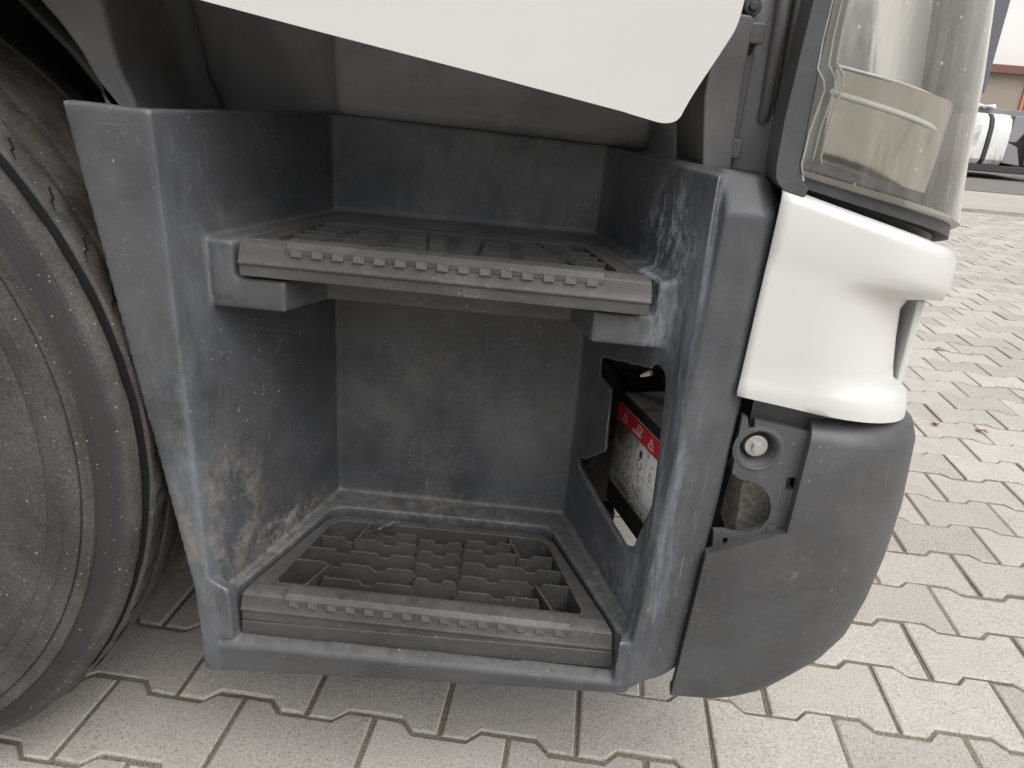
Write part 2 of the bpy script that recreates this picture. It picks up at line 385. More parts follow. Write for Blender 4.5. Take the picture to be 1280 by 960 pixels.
# O1 runs clockwise seen from above -> reverse so the top faces up
def signed(p): return sum(p[i][0] * p[(i + 1) % len(p)][1] - p[(i + 1) % len(p)][0] * p[i][1] for i in range(len(p)))
if signed(O1) < 0: O1.reverse(); O2.reverse()
SIL = [(-40, -40), (-40, 975), (0, 945), (75, 887), (172, 790), (218, 735), (262, 838), (770, 862), (838, 872), (960, 862), (1010, 840), (1060, 790), (1100, 700), (1136, 570), (1136, 500), (1188, 380), (1195, 300), (1245, -40)]
def inside(x, y):
    c = False; n = len(SIL)
    for i in range(n):
        (x1, y1), (x2, y2) = SIL[i], SIL[i - 1]
        if (y1 > y) != (y2 > y) and x < (x2 - x1) * (y - y1) / (y2 - y1) + x1: c = not c
    return c
cells = []
for kk in range(-62, 22):
    for ii in range(-24, 60):
        i = ii + (0 if kk % 2 == 0 else .5) 
        # block between line kk (far) and kk+1 (near); joints run at integer i of the far line's H points
        ci = i + .5; cx, cy = lat(ci * PW, -(kk + .5) * RP)
        if not (-2.6 < cx < 6.4 and -1.3 < cy < 8.6): continue
        best = 0; vis = False
        dz = np.array((cx, cy, 0)) - CAM
        if dz @ CF > .15:
            pp_ = []
            for (a, b) in [(-.1, -.07), (.1, -.07), (.1, .07), (-.1, .07), (0, 0), (-.05, 0), (.05, 0)]:
                gx, gy = lat(ci * PW + a, -(kk + .5) * RP + b); q = np.array((gx, gy, 0)) - CAM
                if q @ CF < .05: pp_ = []; break
                pp_.append(pix((gx, gy, 0))[:2])
            if pp_:
                vis = any(0 <= x <= 1280 and 0 <= y <= 960 and not inside(x, y) for x, y in pp_)
                best = abs(signed(pp_[:4]))
        cells.append((best if vis else 0, cx, cy))
cells.sort(reverse=True)
MESHES = []
for v in range(6):
    vs, fs = paver_geo(); me = bpy.data.meshes.new('paver'); me.from_pydata(vs, [], fs); me.materials.append(M['paver'])
    if v:                                # slightly chipped and uneven outlines
        for vert in me.vertices:
            vert.co.x += random.uniform(-.0009, .0009); vert.co.y += random.uniform(-.0009, .0009)
    me.update(); MESHES.append(me)
stuff = MB(); nind = 0
for area, cx, cy in cells:
    h = random.gauss(0, .0013); tx, ty = random.gauss(0, .007), random.gauss(0, .006)
    if area > 0 and nind < 300:
        o = bpy.data.objects.new('paver', MESHES[nind % 6]); COL.objects.link(o); o.parent = pave
        o.location = (cx, cy, h); o.rotation_euler = (ty, -tx, LYAW + random.gauss(0, .004)); nind += 1
    else:
        vs, fs = paver_geo(h, (tx, ty)); stuff.add([(cx + x * ca - y * sa, cy + x * sa + y * ca, z) for x, y, z in vs], fs)
so_ = stuff.build('more_pavers', M['paver'], pave, smooth=0, fix=False); so_['kind'] = 'stuff'
so_.data.polygons.foreach_set('use_smooth', [False] * len(so_.data.polygons))
mb = MB(); mb.grid([[(x, y, -.0034) for x in (-3, 7)] for y in (-1.6, 9)])
o = mb.build('joint_sand', M['joint'], pave, fix=False); o['kind'] = 'stuff'
mb = MB()
for x0, x1, y0, y1 in ((-400, 400, 8.45, 400), (-400, 400, -400, -1.15), (-400, -2.4, -1.15, 8.45), (6.2, 400, -1.15, 8.45)):
    mb.add([(x0, y0, -.004), (x1, y0, -.004), (x1, y1, -.004), (x0, y1, -.004)], [[0, 1, 2, 3]])
tag(mb.build('ground', M['yard'], fix=False), 'pale paved truck yard running to the horizon', kind='structure')

mb = MB(); mb.add([(-60, 11.4, .002), (120, 11.4, .002), (120, 19.5, .002), (-60, 19.5, .002)], [[0, 1, 2, 3]])  # flat strip of darker grey ground across the far yard
tag(mb.build('ground_strip', flat('strip_grey', (.20, .19, .175), .9, .2), fix=False), 'darker grey strip of ground beside the paved yard', kind='structure')
# ------------------------------------------------------------------ the truck
truck = empty('truck'); tag(truck, 'white truck cab with black plastic two-step entry well, seen close up beside its front wheel', 'truck')

# ---- wheel
WX, WZ = -.893, .486
wheel = MB()
wheel.lathe([(.06, .70), (.13, .705), (.14, .735), (.24, .745), (.27, .72), (.292, .695), (.298, .70), (.285, .74), (.285, .96)], 64)
wh = wheel.build('wheel', flat('rim_steel', (.45, .45, .45), .4, .5, .7), truck, loc=(WX, 0, WZ))
prof = [(.298, .700), (.305, .690), (.318, .681), (.335, .672), (.352, .6665), (.372, .664), (.392, .6638), (.3935, .6652), (.3950, .6638), (.4085, .6642), (.4092, .6632), (.4108, .6632), (.4115, .6645), (.4275, .6665), (.4282, .6695), (.4298, .6695), (.4305, .6668),
        (.438, .6675), (.4405, .6660), (.4432, .6664), (.4445, .6715), (.452, .6735), (.460, .6755), (.469, .6785), (.4705, .6785), (.4745, .683), (.4780, .689), (.4790, .6945),
        (.4775, .6965), (.458, .6975), (.458, .7065), (.480, .7080), (.4835, .7100), (.4855, .735), (.484, .7365), (.474, .737), (.474, .744), (.485, .7450), (.4872, .775), (.486, .777), (.473, .7775), (.473, .786), (.4865, .787),
        (.4875, .86), (.473, .862), (.473, .871), (.487, .873), (.485, .91), (.476, .93), (.44, .948), (.36, .955), (.298, .93)]
mis = [0] * (len(prof) - 1)
for i in range(len(prof) - 1):
    if prof[i][0] < .4785 and prof[i + 1][0] < .4845 and min(prof[i][0], prof[i + 1][0]) < .4745 and prof[i][0] > .45 and .695 < prof[i][1] < .90: mis[i] = 1
tb = MB(); tb.lathe(prof, 160, mis=mis)
# roughen the shoulder: feathered wear on the groove edges
for i in range(25, 33):
    for j in range(160):
        q = tb.v[i * 160 + j]; rr = math.hypot(q[0], q[2]); d = random.gauss(0, .0007)
        tb.v[i * 160 + j] = (q[0] * (1 + d), q[1] + random.gauss(0, .0004), q[2] * (1 + d))
ty = tb.build('tyre', [M['tyre'], M['groove']], wh, smooth=50)
sp = MB()                                # short wavy sipes cut in the outer tread rib
for j in range(56):
    t = 2 * math.pi * j / 56
    pts = []
    for q in range(5):
        y = .7125 + q * .0045; tt = t + .012 * q + (.006 if q % 2 else -.004); r = .4862 
        pts.append(((r - .0010) * math.cos(tt), y, (r - .0010) * math.sin(tt)))
    sp.tube(pts, [.0003, .0009, .0011, .0009, .0003], 5)
so2 = sp.build('tread_sipes', M['groove'], wh); so2['kind'] = 'stuff'

# ---- wheel arch and panels above the well
fb = MB()
outer_px = [(20, -50), (48, 0), (76, 32), (100, 65), (116, 95), (128, 125), (134, 160)]
inner_px = [(95, -50), (122, 0), (136, 40), (144, 68), (151, 92), (162, 112), (173, 132), (184, 160)][1:]
inner_px = [(105, -50), (128, 2), (137, 40), (144, 68), (151, 92), (163, 114), (176, 150)]
A = [atY(x, y, .80) for x, y in outer_px]; B = [atY(x, y, .80) for x, y in inner_px]
fb.hexa([A[i] for i in range(7)] + B[::-1], [(q[0], 1.06, q[2]) for q in A] + [(q[0] + .01, .98, q[2]) for q in B[::-1]])
fb.build('wheel_arch', M['frame'], truck, bevel=.006, seg=3)
ab = MB()                                # arch liner over the tyre
n = 26
rows = []
for i in range(n + 1):
    t = math.radians(150 - 172 * i / n); rows.append([(WX + .552 * math.cos(t), y, WZ + .575 * math.sin(t)) for y in (.80, .95, 2.6)])
ab.grid(rows); ab.build('arch_liner', M['dark'], truck, solid=.006)

sb = MB()
sb.hexa([(-.52, 1.00, .80), (.16, .995, .80), (.16, 1.03, .80), (-.52, 1.03, .80)], [(-.52, .99, 1.02), (.16, .985, 1.02), (.16, 1.03, 1.02), (-.52, 1.03, 1.02)])
sb.hexa([(-.285, .968, .842), (.10, .968, .830), (.10, 1.0, .82), (-.285, 1.0, .83)], [(-.285, .93, 1.03), (.11, .90, 1.03), (.11, 1.0, 1.03), (-.285, 1.0, 1.03)])
sb.build('sill_panel', M['sill'], truck, bevel=.012, seg=4)

# ---- step well: one moulding
wb = MB()
def lerp(a, b, t): return tuple(a[i] + (b[i] - a[i]) * t for i in range(3))
FO_T, FO_B = (-.454, .700, .845), (-.354, .703, .214)     # flange outer edge
FI_T, FI_B = (-.373, .700, .843), (-.348, .700, .216)     # flange inner edge
wb.hexa([FO_B, FI_B, (FI_B[0] + .004, .716, .216), (FO_B[0], .718, .216)], [FO_T, FI_T, (FI_T[0] + .004, .716, .843), (FO_T[0], .718, .845)])
wb.hexa([FI_B, (-.279, .972, .216), (-.300, .985, .216), (FI_B[0] - .020, .702, .216)], [FI_T, (-.287, .972, .840), (-.308, .985, .840), (FI_T[0] - .018, .702, .843)])
wb.hexa([(-.300, .970, .216), (.060, .970, .216), (.060, .990, .216), (-.300, .990, .216)], [(-.308, .970, .840), (.060, .970, .828), (.060, .990, .828), (-.308, .990, .840)])
# right wall with its opening
RA, RB = Vector((.047, .970, 0)), Vector((.138, .700, 0)); rd = (RB - RA).normalized(); rn = Vector((rd.y * -1, rd.x, 0)); rn = rn if rn.x > 0 else -rn
RL = (RB - RA).length
HOLE = [(.040, .4115), (.060, .410), (.125, .402), (.212, .394), (.226, .404), (.240, .440), (.2535, .475), (.2500, .530), (.2450, .583), (.2410, .616), (.2340, .627), (.222, .628), (.211, .625), (.206, .618), (.13, .598), (.068, .581), (.069, .556), (.112, .553), (.118, .476), (.055, .432), (.036, .425)]
wb.prism([(-.01, .22), (RL - .004, .26), (RL - .004, .828), (.0, .828)], [HOLE[::-1]], (RA.x, RA.y, 0), rd, (0, 0, 1), Vector((.118, .99, 0)) * .019 + rn * .0015)
# pillar
def pil(z, dx, dy=0): return [(.139 + dx, .700 + dy, z), (.176 + dx * .2, .700 + dy, z), (.192, .709 + dy, z), (.2005, .730 + dy, z), (.202, .84, z), (.192, .84, z), (.189, .736, z), (.176, .7155, z), (.148 + dx, .7145, z), (.132 + dx, .722, z)]
lo, md_, hi = pil(.268, -.014), pil(.62, .002), pil(.800, .007)
lo = [(q[0] - (.012 if i in (1, 2, 3, 4, 5, 6, 7) else 0), q[1], .256 + .38 * max(0, q[0] - .112)) for i, q in enumerate(lo)]
top = [(.141, .722, .834), (.172, .718, .830), (.186, .726, .824), (.196, .75, .822), (.198, .84, .826), (.190, .84, .83), (.185, .75, .83), (.172, .735, .83), (.148, .735, .832), (.134, .738, .833)]
topcap = [(.139, .715, .80), (.190, .715, .80), (.198, .82, .80), (.100, .82, .80)]
wb.hexa(lo, md_); wb.hexa(pil(.615, .002), hi); wb.hexa(pil(.795, .007), top); wb.hexa(topcap, [(.143, .730, .832), (.186, .735, .825), (.196, .82, .826), (.100, .82, .832)])
# floor, front band, kick panel
wb.slab([(-.352, .737), (.124, .737), (.055, .985), (-.295, .985)], .262, .277)
U = [(-.352, .703), (-.331, .703), (-.334, .716), (-.276, .917), (-.262, .926), (.018, .930), (.032, .920), (.115, .716), (.112, .703), (.142, .703), (.055, .985), (-.295, .985)]
wb.slab(U, .262, .320)
wb.hexa([(-.352, .711, .207), (.125, .711, .250), (.122, .80, .27), (-.33, .80, .23)], [(-.352, .7005, .254), (.135, .7005, .262), (.122, .80, .275), (-.33, .80, .268)])
wb.hexa([(-.350, .712, .208), (.13, .712, .240), (.13, .73, .240), (-.350, .73, .208)], [(-.350, .704, .257), (.14, .704, .266), (.14, .718, .272), (-.350, .718, .262)])
wb.hexa([(-.357, .7095, .209), (-.329, .711, .211), (-.329, .725, .211), (-.357, .725, .209)], [(-.36, .7005, .35), (-.332, .7005, .335), (-.329, .72, .325), (-.36, .72, .35)])
# upper shelf
U2 = [(-.366, .760), (-.345, .7455), (-.323, .7445), (-.322, .750), (-.280, .896), (-.266, .905), (.028, .900), (.042, .888), (.1025, .750), (.104, .7445), (.117, .7455), (.132, .760), (.055, .985), (-.295, .985)]
wb.slab(U2, .664, .722)
wb.slab([(-.366, .761), (-.344, .7470), (-.272, .7460), (-.246, .81), (.022, .81), (.044, .7460), (.117, .7470), (.132, .761), (.055, .985), (-.292, .985)], .651, .684)
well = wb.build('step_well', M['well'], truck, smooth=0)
moulded(well, .0023, 14)

kb = MB()
kb.hexa([(-.327, .7195, .2555), (.114, .7195, .268), (.112, .73, .268), (-.325, .73, .2555)], [(-.3275, .7215, .2765), (.110, .7215, .2905), (.112, .735, .2905), (-.327, .735, .2765)])
kb.build('kick_panel', M['tread'], truck, bevel=.002)

# ---- step treads
def tread(fl, fr, bl, br, zt, zb, sec, label):
    """fl..br plan corners (front left, front right, back left, back right), zt top, zb underside"""
    fl, fr, bl, br = map(lambda q: np.array(q, float), (fl, fr, bl, br))
    def P(u, v):  a = fl + (fr - fl) * u; b = bl + (br - bl) * u; return a + (b - a) * v
    Wd = np.linalg.norm(fr - fl); Dp = np.linalg.norm((bl + br) / 2 - (fl + fr) / 2)
    m = MB()
    r = .05
    outer = [P(0, .10), P(1, .10), P(1, .90), P(.97, .985), P(.93, 1), P(.07, 1), P(.03, .985), P(0, .90)]
    iu = .016 / Wd
    inner = [P(iu * 1.9, .15), P(1 - iu * 1.9, .15), P(1 - iu * 1.5, .19), P(1 - iu * 1.0, .87), P(1 - iu * 1.9, .935), P(iu * 1.9, .935), P(iu * 1.0, .87), P(iu * 1.5, .19)]
    m.prism(outer, [inner[::-1]], (0, 0, zb), (1, 0, 0), (0, 1, 0), (0, 0, zt - zb))
        # nosing extruded along the front edge
    y0 = 0
    prof = [(.024, -.0005), (.0085, -.0012), (.0035, -.004), (.0015, -.012), (0, -.0200), (-.0012, -.0215), (-.0012, -.0238), (.0012, -.0250), (.0016, zb - zt + .001), (.024, zb - zt + .001)]
    rings = []
    for e, x in ((0, fl), (1, fr)):
        rings.append([(x[0] + (bl - fl if e == 0 else br - fr)[0] * (d / Dp), x[1] + d, zt + z) for d, z in prof])
    m.hexa(rings[0], rings[1], 1)
    t = m.build('step_tread', [M['tread'], M['nose']], truck, bevel=.0016, seg=2)
    ty_ = MB(); ty_.prism([P(.02, .14), P(.98, .14), P(.97, .95), P(.03, .95)], [], (0, 0, zb + .0012), (1, 0, 0), (0, 1, 0), (0, 0, .003)); ty_.build('tray', M['dark'], t)  # near-black tray puts the shade of the grating cavities into its colour
    t['label'] = label
    # raised grip strip on the nosing with its little teeth
    g = MB(); ua, ub = .118, .885
    ring = []
    for u in (ua, ub):
        q = P(u, 0); ring.append([(q[0], q[1] + d, zt + z) for d, z in ((.023, -.001), (.022, .0022), (.0065, .0016), (.0012, -.004), (.0012, -.0105), (.01, -.0105))])
    g.hexa(ring[0], ring[1]); g.build('grip_strip', M['nose'], t, bevel=.0012)
    tm = None
    for i in range(15):
        u = ua + .028 + (ub - ua - .056) * i / 14; q = P(u, 0)
        if tm is None:
            b = MB(); b.hexa([(-.0058, -.0014, -.0118), (.0058, -.0014, -.0118), (.0058, .004, -.0118), (-.0058, .004, -.0118)], [(-.0058, .0010, -.0052), (.0058, .0010, -.0052), (.0058, .005, -.0040), (-.0058, .005, -.0040)])
            tooth = b.build('grip_tooth', M['nose'], t, bevel=.0008); tm = tooth.data; tooth.location = (q[0], q[1], zt)
        else:
            c = tooth.copy(); COL.objects.link(c); c.parent = t; c.location = (q[0], q[1], zt)
    # ribs with notched tops, three staggered bays
    hr = zt - zb - .006
    def rib(v, u0, u1, n_notch, lip0=True, lip1=True):
        a = P(u0, v); b = P(u1, v); L = np.linalg.norm(b - a); d = (b - a) / L
        top_ = [(0.0 if lip0 else 0, 0)]
        pts = []
        pl = (L - n_notch * .020) / (n_notch + 1)
        x = 0; prof2 = [(0, -.0)]
        for q in range(n_notch):
            x += pl; prof2 += [(x, 0), (x + .0045, -.0058)]; x += .020; prof2 += [(x - .0045, -.0058), (x, 0)]
        prof2.append((L, 0))
        if lip0: prof2 = [(.0, -.014), (.005, 0)] + prof2[1:]
        if lip1: prof2 = prof2[:-1] + [(L - .004, 0), (L + .0005, -.016)]
        poly = [(0, -hr)] + prof2 + [(L, -hr)]
        mm = MB(); mm.prism(poly, [], (a[0], a[1] - .0015, zt - .0012), (d[0], d[1], 0), (0, 0, 1), (0, .0030, 0))
        return mm.build('rib', M['tread'], t, bevel=.0006, seg=1)
    s1, s2, s3, s4 = sec
    vr = [.255, .42, .575, .725, .845]
    Lu = iu * 1.2
    for i, v in enumerate(vr):
        l0 = Lu + (.118 if i in (0, 4) else 0); r1 = 1 - Lu - (.118 if i in (0, 4) else 0)
        s_l = s1 + (s2 - s1) * i / 4; s_r = s3 + (s4 - s3) * i / 4
        rib(v, l0, s_l, 1 if i in (0, 4) else 2, i in (0, 4), True)
        rib(v, s_r, r1, 1 if i in (0, 4) else 2, True, i in (0, 4))
    for i in range(4):
        v = (vr[i] + vr[i + 1]) / 2 + .01
        s_l = s1 + (s2 - s1) * (i + .5) / 4; s_r = s3 + (s4 - s3) * (i + .5) / 4
        rib(v, s_l - .012, s_r + .006, 1, True, True)
    def wall(u0, v0, u1, v1, dz):
        a = P(u0, v0); b = P(u1, v1); d = b - a; L = np.linalg.norm(d); d /= L
        mm = MB(); mm.prism([(0, -hr), (L, -hr), (L, dz), (0, dz)], [], (a[0], a[1], zt - .0014), (d[0], d[1], 0), (0, 0, 1), (-d[1] * .003, d[0] * .003, 0))
        mm.build('divider', M['tread'], t, bevel=.0006, seg=1)
    wall(.145, .15, .165, .40, 0); wall(.835, .40, .855, .15, 0); wall(.185, .70, .20, .93, 0); wall(.80, .93, .815, .70, 0)
    wall(s1, .2, s2, .84, -.017); wall(s3, .2, s4, .84, -.017)
    return t
tread((-.3265, .720), (.1085, .722), (-.272, .908), (.028, .914), .3165, .2775, (.455, .42, .575, .605), 'lower step tread with dirty open ribbed grating')
tread((-.3165, .740), (.0965, .732), (-.276, .893), (.036, .883), .7245, .687, (.455, .42, .575, .605), 'upper step tread with ribbed grating, seen almost edge on')

scb = MB()
q0 = np.array((-.207, .876, .3175))
scb.tube([q0, q0 + (.008, -.004, .006), q0 + (.016, .002, .010), q0 + (.026, .006, .013), q0 + (.034, .010, .012)], [.0016, .0022, .0026, .0020, .0009], 7)
scb.tube([q0 + (.010, -.002, .007), q0 + (.019, -.004, .013), q0 + (.027, .003, .016), q0 + (.030, .011, .014)], [.0012, .0020, .0020, .0008], 7)
tag(scb.build('cable_scrap', M['bezel']), 'short twisted black scrap lying on the lower step grating', 'scrap')
# ---- isolator box with warning sticker behind the opening
off = .062
def onbox(x, y, d=0.0):                  # a sight line on the plane of the sticker
    q = ray(x, y); A2 = np.array((RA.x, RA.y)) + np.array((rn.x, rn.y)) * (off - d); nn = np.array((rn.x, rn.y))
    t = (A2 @ nn) / (q[:2] @ nn); return CAM + q * t
b0 = np.array((RA.x, RA.y)) + np.array((rn.x, rn.y)) * off; rdv = np.array((rd.x, rd.y))
def bp(t, z, d=0.0):
    q = b0 + rdv * t - np.array((rn.x, rn.y)) * d; return (q[0], q[1], z)
tA, tB = float((np.array(atY(1, 1, 1))[:2] * 0).sum()), .25
t_left = float((onbox(761, 598)[:2] - b0) @ rdv); t_tl = float((onbox(779, 508)[:2] - b0) @ rdv)
t_bl = t_left - .006
bb = MB()
bk = np.array((rn.x, rn.y)) * .10
def ring(z, d0=0.0, t0=None):
    t0 = t_bl if t0 is None else t0
    p0, p1 = np.array(bp(t0, z)), np.array(bp(t0 + .22, z)); 
    return [tuple(p0), tuple(p1), (p1[0] + bk[0], p1[1] + bk[1], z), (p0[0] + bk[0], p0[1] + bk[1], z)]
bb.hexa(ring(.34), ring(.512, t0=t_tl - .008))
box = bb.build('isolator_box', M['box'], truck, bevel=.006, seg=3)
stk = MB()
z0, z1 = .376, .497; tl, tr_ = t_left + .001, t_left + .175
def sq(t, z, d): return bp(t, z, d)
def poly_on(pts, d, mi):                 # pts in (t, z)
    stk.add([sq(t, z, d) for t, z in pts], [list(range(len(pts)))], mi)
def strip(pts, w, d, mi, close=False):
    n_ = len(pts)
    for i in range(n_ if close else n_ - 1):
        a = np.array(pts[i]); b = np.array(pts[(i + 1) % n_]); dd = b - a; L = np.hypot(*dd); nn = np.array((-dd[1], dd[0])) / L * w / 2; ex = dd / L * w * .4
        poly_on([tuple(a - nn - ex), tuple(b - nn + ex), tuple(b + nn + ex), tuple(a + nn - ex)], d, mi)
c_ = .006
stk.prism([(tl + c_, z0), (tr_ - c_, z0), (tr_, z0 + c_), (tr_, z1 - c_), (tr_ - c_, z1), (tl + c_, z1), (tl, z1 - c_), (tl, z0 + c_)], [], (b0[0] - rn.x * .0006, b0[1] - rn.y * .0006, 0), (rd.x, rd.y, 0), (0, 0, 1), (rn.x * .0004, rn.y * .0004, 0), 0)
zr = .4715
poly_on([(tl + .0002, zr), (tr_ - .0002, zr), (tr_ - .0002, z1 - c_), (tr_ - c_, z1 - .0002), (tl + c_, z1 - .0002), (tl + .0002, z1 - c_)], .0010, 1)
def tri(tc, zc, s_):
    strip([(tc - s_, zc - s_ * .8), (tc + s_, zc - s_ * .8), (tc, zc + s_)], .0016, .0013, 3, True)
    strip([(tc, zc + s_ * .35), (tc, zc - s_ * .2)], .0014, .0013, 3); poly_on([(tc - .0008, zc - s_ * .6), (tc + .0008, zc - s_ * .6), (tc + .0008, zc - s_ * .4), (tc - .0008, zc - s_ * .4)], .0013, 3)
tri(tl + .028, .483, .0075); tri(tl + .112, .483, .0075)
# tilting cab pictogram on the red band
poly_on([(tl + .054, .4765), (tl + .082, .4765), (tl + .082, .480), (tl + .054, .480)], .0013, 3)
strip([(tl + .066, .483), (tl + .078, .481), (tl + .084, .489), (tl + .072, .492)], .0018, .0013, 3, True)
strip([(tl + .069, .487), (tl + .081, .485)], .0012, .0013, 3)
# grid of instruction panels
zm = .4295
for zl in (zm, .3975): strip([(tl + .002, zl), (tr_ - .002, zl)], .0006, .0010, 2)
for n_, tt in enumerate((.0355, .0705, .1055, .140)): strip([(tl + tt, zr - .001), (tl + tt, .3975)], .0006, .0010, 2)
def arc(tc, zc, r_, a0, a1, n_=12): return [(tc + r_ * math.cos(math.radians(a0 + (a1 - a0) * i / n_)), zc + r_ * math.sin(math.radians(a0 + (a1 - a0) * i / n_))) for i in range(n_ + 1)]
strip(arc(tl + .019, .4485, .0062, 0, 350), .0011, .0010, 2); strip(arc(tl + .019, .4485, .0092, 130, 230), .0011, .0010, 2); strip(arc(tl + .019, .4485, .0092, -50, 50), .0011, .0010, 2)
strip([(tl + .0175, .4455), (tl + .0175, .4515), (tl + .0205, .4515), (tl + .0205, .4487), (tl + .0175, .4487)], .0010, .0010, 2)
strip(arc(tl + .052, .443, .0075, 100, 380), .0012, .0010, 2); strip([(tl + .055, .458), (tl + .060, .458), (tl + .055, .453), (tl + .060, .453)], .0011, .0010, 2)
strip([(tl + .057, .449), (tl + .062, .449)], .001, .0010, 2)
poly_on([(tl + .084, .452), (tl + .092, .452), (tl + .092, .462), (tl + .084, .462)], .0010, 2); strip(arc(tl + .088, .4425, .0068, 100, 400), .0016, .0010, 2)
strip([(tl + .118, .436), (tl + .124, .436), (tl + .124, .446), (tl + .118, .446)], .001, .0010, 2, True); strip([(tl + .119, .452), (tl + .126, .458)], .001, .0010, 2)
for i in range(5):                       # step numbers in little boxes
    tc = tl + .0055 + .035 * (i % 4); zc = .4665 if i < 4 else .4245
    strip([(tc - .0028, zc - .003), (tc + .0028, zc - .003), (tc + .0028, zc + .003), (tc - .0028, zc + .003)], .0006, .0010, 2, True); strip([(tc, zc - .0018), (tc, zc + .0018)], .0008, .0010, 2)
for i, (tc, red) in enumerate(((tl + .019, 1), (tl + .054, 1), (tl + .089, 0))):
    strip(arc(tc - .001, .4215, .0048, 200, -60), .0011, .0010, 2); strip([(tc - .001, .4225), (tc - .001, .418)], .0010, .0010, 2)
    strip([(tc, .402), (tc + .010, .403), (tc + .012, .412), (tc + .004, .413)], .0008, .0010, 2, True); strip([(tc + .003, .405), (tc + .009, .4105)], .0007, .0010, 2)
    strip([(tc - .013, .4055), (tc + .010, .3995)], .0016, .0010, 2)
    if red: strip([(tc - .010, .407), (tc - .005, .411), (tc - .003, .4125)], .0016, .0010, 1)
    poly_on([(tc - .0085, .4075), (tc - .011, .406), (tc - .0115, .410)], .0010, 1)
L_ = {'V': [[(0, 1), (.5, 0), (1, 1)]], 'A': [[(0, 0), (.5, 1), (1, 0)], [(.2, .4), (.8, .4)]], 'N': [[(0, 0), (0, 1), (1, 0), (1, 1)]], 'E': [[(1, 0), (0, 0), (0, 1), (1, 1)], [(0, .5), (.8, .5)]]}
for i, ch in enumerate('VANNEA'):
    for st_ in L_[ch]: strip([(tl + .020 + i * .0085 + x * .006, .383 + y * .0085) for x, y in st_], .0012, .0010, 2)
stk.build('warning_sticker', [M['st_white'], M['st_red'], M['st_ink'], M['st_line']], box, smooth=0, fix=False)

ib = MB()                                # hoses and brackets, plus dark plates added to black out the opening's depth
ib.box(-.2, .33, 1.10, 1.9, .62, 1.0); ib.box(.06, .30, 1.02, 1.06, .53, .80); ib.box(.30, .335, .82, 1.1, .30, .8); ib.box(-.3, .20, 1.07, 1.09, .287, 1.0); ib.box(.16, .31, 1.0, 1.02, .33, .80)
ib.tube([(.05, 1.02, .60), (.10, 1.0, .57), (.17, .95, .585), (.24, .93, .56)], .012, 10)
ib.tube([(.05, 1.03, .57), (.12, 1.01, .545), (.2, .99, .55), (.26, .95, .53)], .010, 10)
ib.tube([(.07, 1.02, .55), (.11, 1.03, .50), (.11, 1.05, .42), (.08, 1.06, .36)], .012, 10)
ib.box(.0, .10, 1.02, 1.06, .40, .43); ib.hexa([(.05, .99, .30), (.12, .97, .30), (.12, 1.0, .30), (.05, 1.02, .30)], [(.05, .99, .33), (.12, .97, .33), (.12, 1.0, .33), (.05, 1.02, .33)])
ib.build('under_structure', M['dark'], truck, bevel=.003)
cb = MB(); p0 = np.array(atY(801, 470, .83)); p1 = np.array(atY(814, 466, .82))
cb.tube([p0, p0 * .5 + p1 * .5, p1], [.0012, .0028, .0032], 6); cb.build('cable_tie', M['cream'], truck)

# ---- door
db = MB()
dpx = [(250, 0), (400, 40), (600, 92), (780, 140)]
dpts = [atY(x, y, .68) for x, y in dpx]
dz = [(p[0], p[2]) for p in dpts]
def chaikin(p, n=3):
    for _ in range(n):
        q = [p[0]]
        for a, b in zip(p, p[1:]): q += [(a[0] * .75 + b[0] * .25, a[1] * .75 + b[1] * .25), (a[0] * .25 + b[0] * .75, a[1] * .25 + b[1] * .75)]
        p = q + [p[-1]]
    return p
edge = [(-1.0, 1.075), (-.60, .990)] + dz + chaikin([(.052, .8725), (.088, .8655), (.096, .888), (.117, .928), (.1265, .948), (.127, .985)]) + [(.128, 1.05), (.14, 1.9), (.10, 2.5), (-1.0, 2.5)]
db.prism(edge, [], (0, .68, 0), (1, 0, 0), (0, 0, 1), (0, .030, 0))
door = db.build('door', M['white'], truck, bevel=.008, seg=5)
hb = MB(); hb.box(-.95, .14, .71, .93, .99, 2.5); hb.build('door_inner', M['sill'], door)

# ---- front corner
def path(xc, n_arc=18, x0=.19, rho=.12, y0=.70, far=3.0, n_flat=8):
    pts = [(x0 + (xc - x0) * i / n_flat, y0) for i in range(n_flat)]
    for i in range(n_arc + 1):
        t = math.pi / 2 * i / n_arc; pts.append((xc + rho * math.sin(t), y0 + rho - rho * math.cos(t)))
    pts += [(xc + rho - .0, y0 + rho + .5), (xc + rho + .02, far)]
    return pts
def surf(rows):   # rows of (xc, x0, zfun, y0, rho)
    out = []
    for xc, x0, zf, y0, rho in rows:
        P_ = path(xc, x0=x0, rho=rho, y0=y0); L = 0; o_ = []
        for i, (x, y) in enumerate(P_):
            if i: L += math.hypot(x - P_[i - 1][0], y - P_[i - 1][1])
            o_.append((x, y, zf(min(L, .26))))
        out.append(o_)
    return out
lin = lambda a, b: (lambda s_: a + (b - a) * s_ / .26)
wpn = MB()
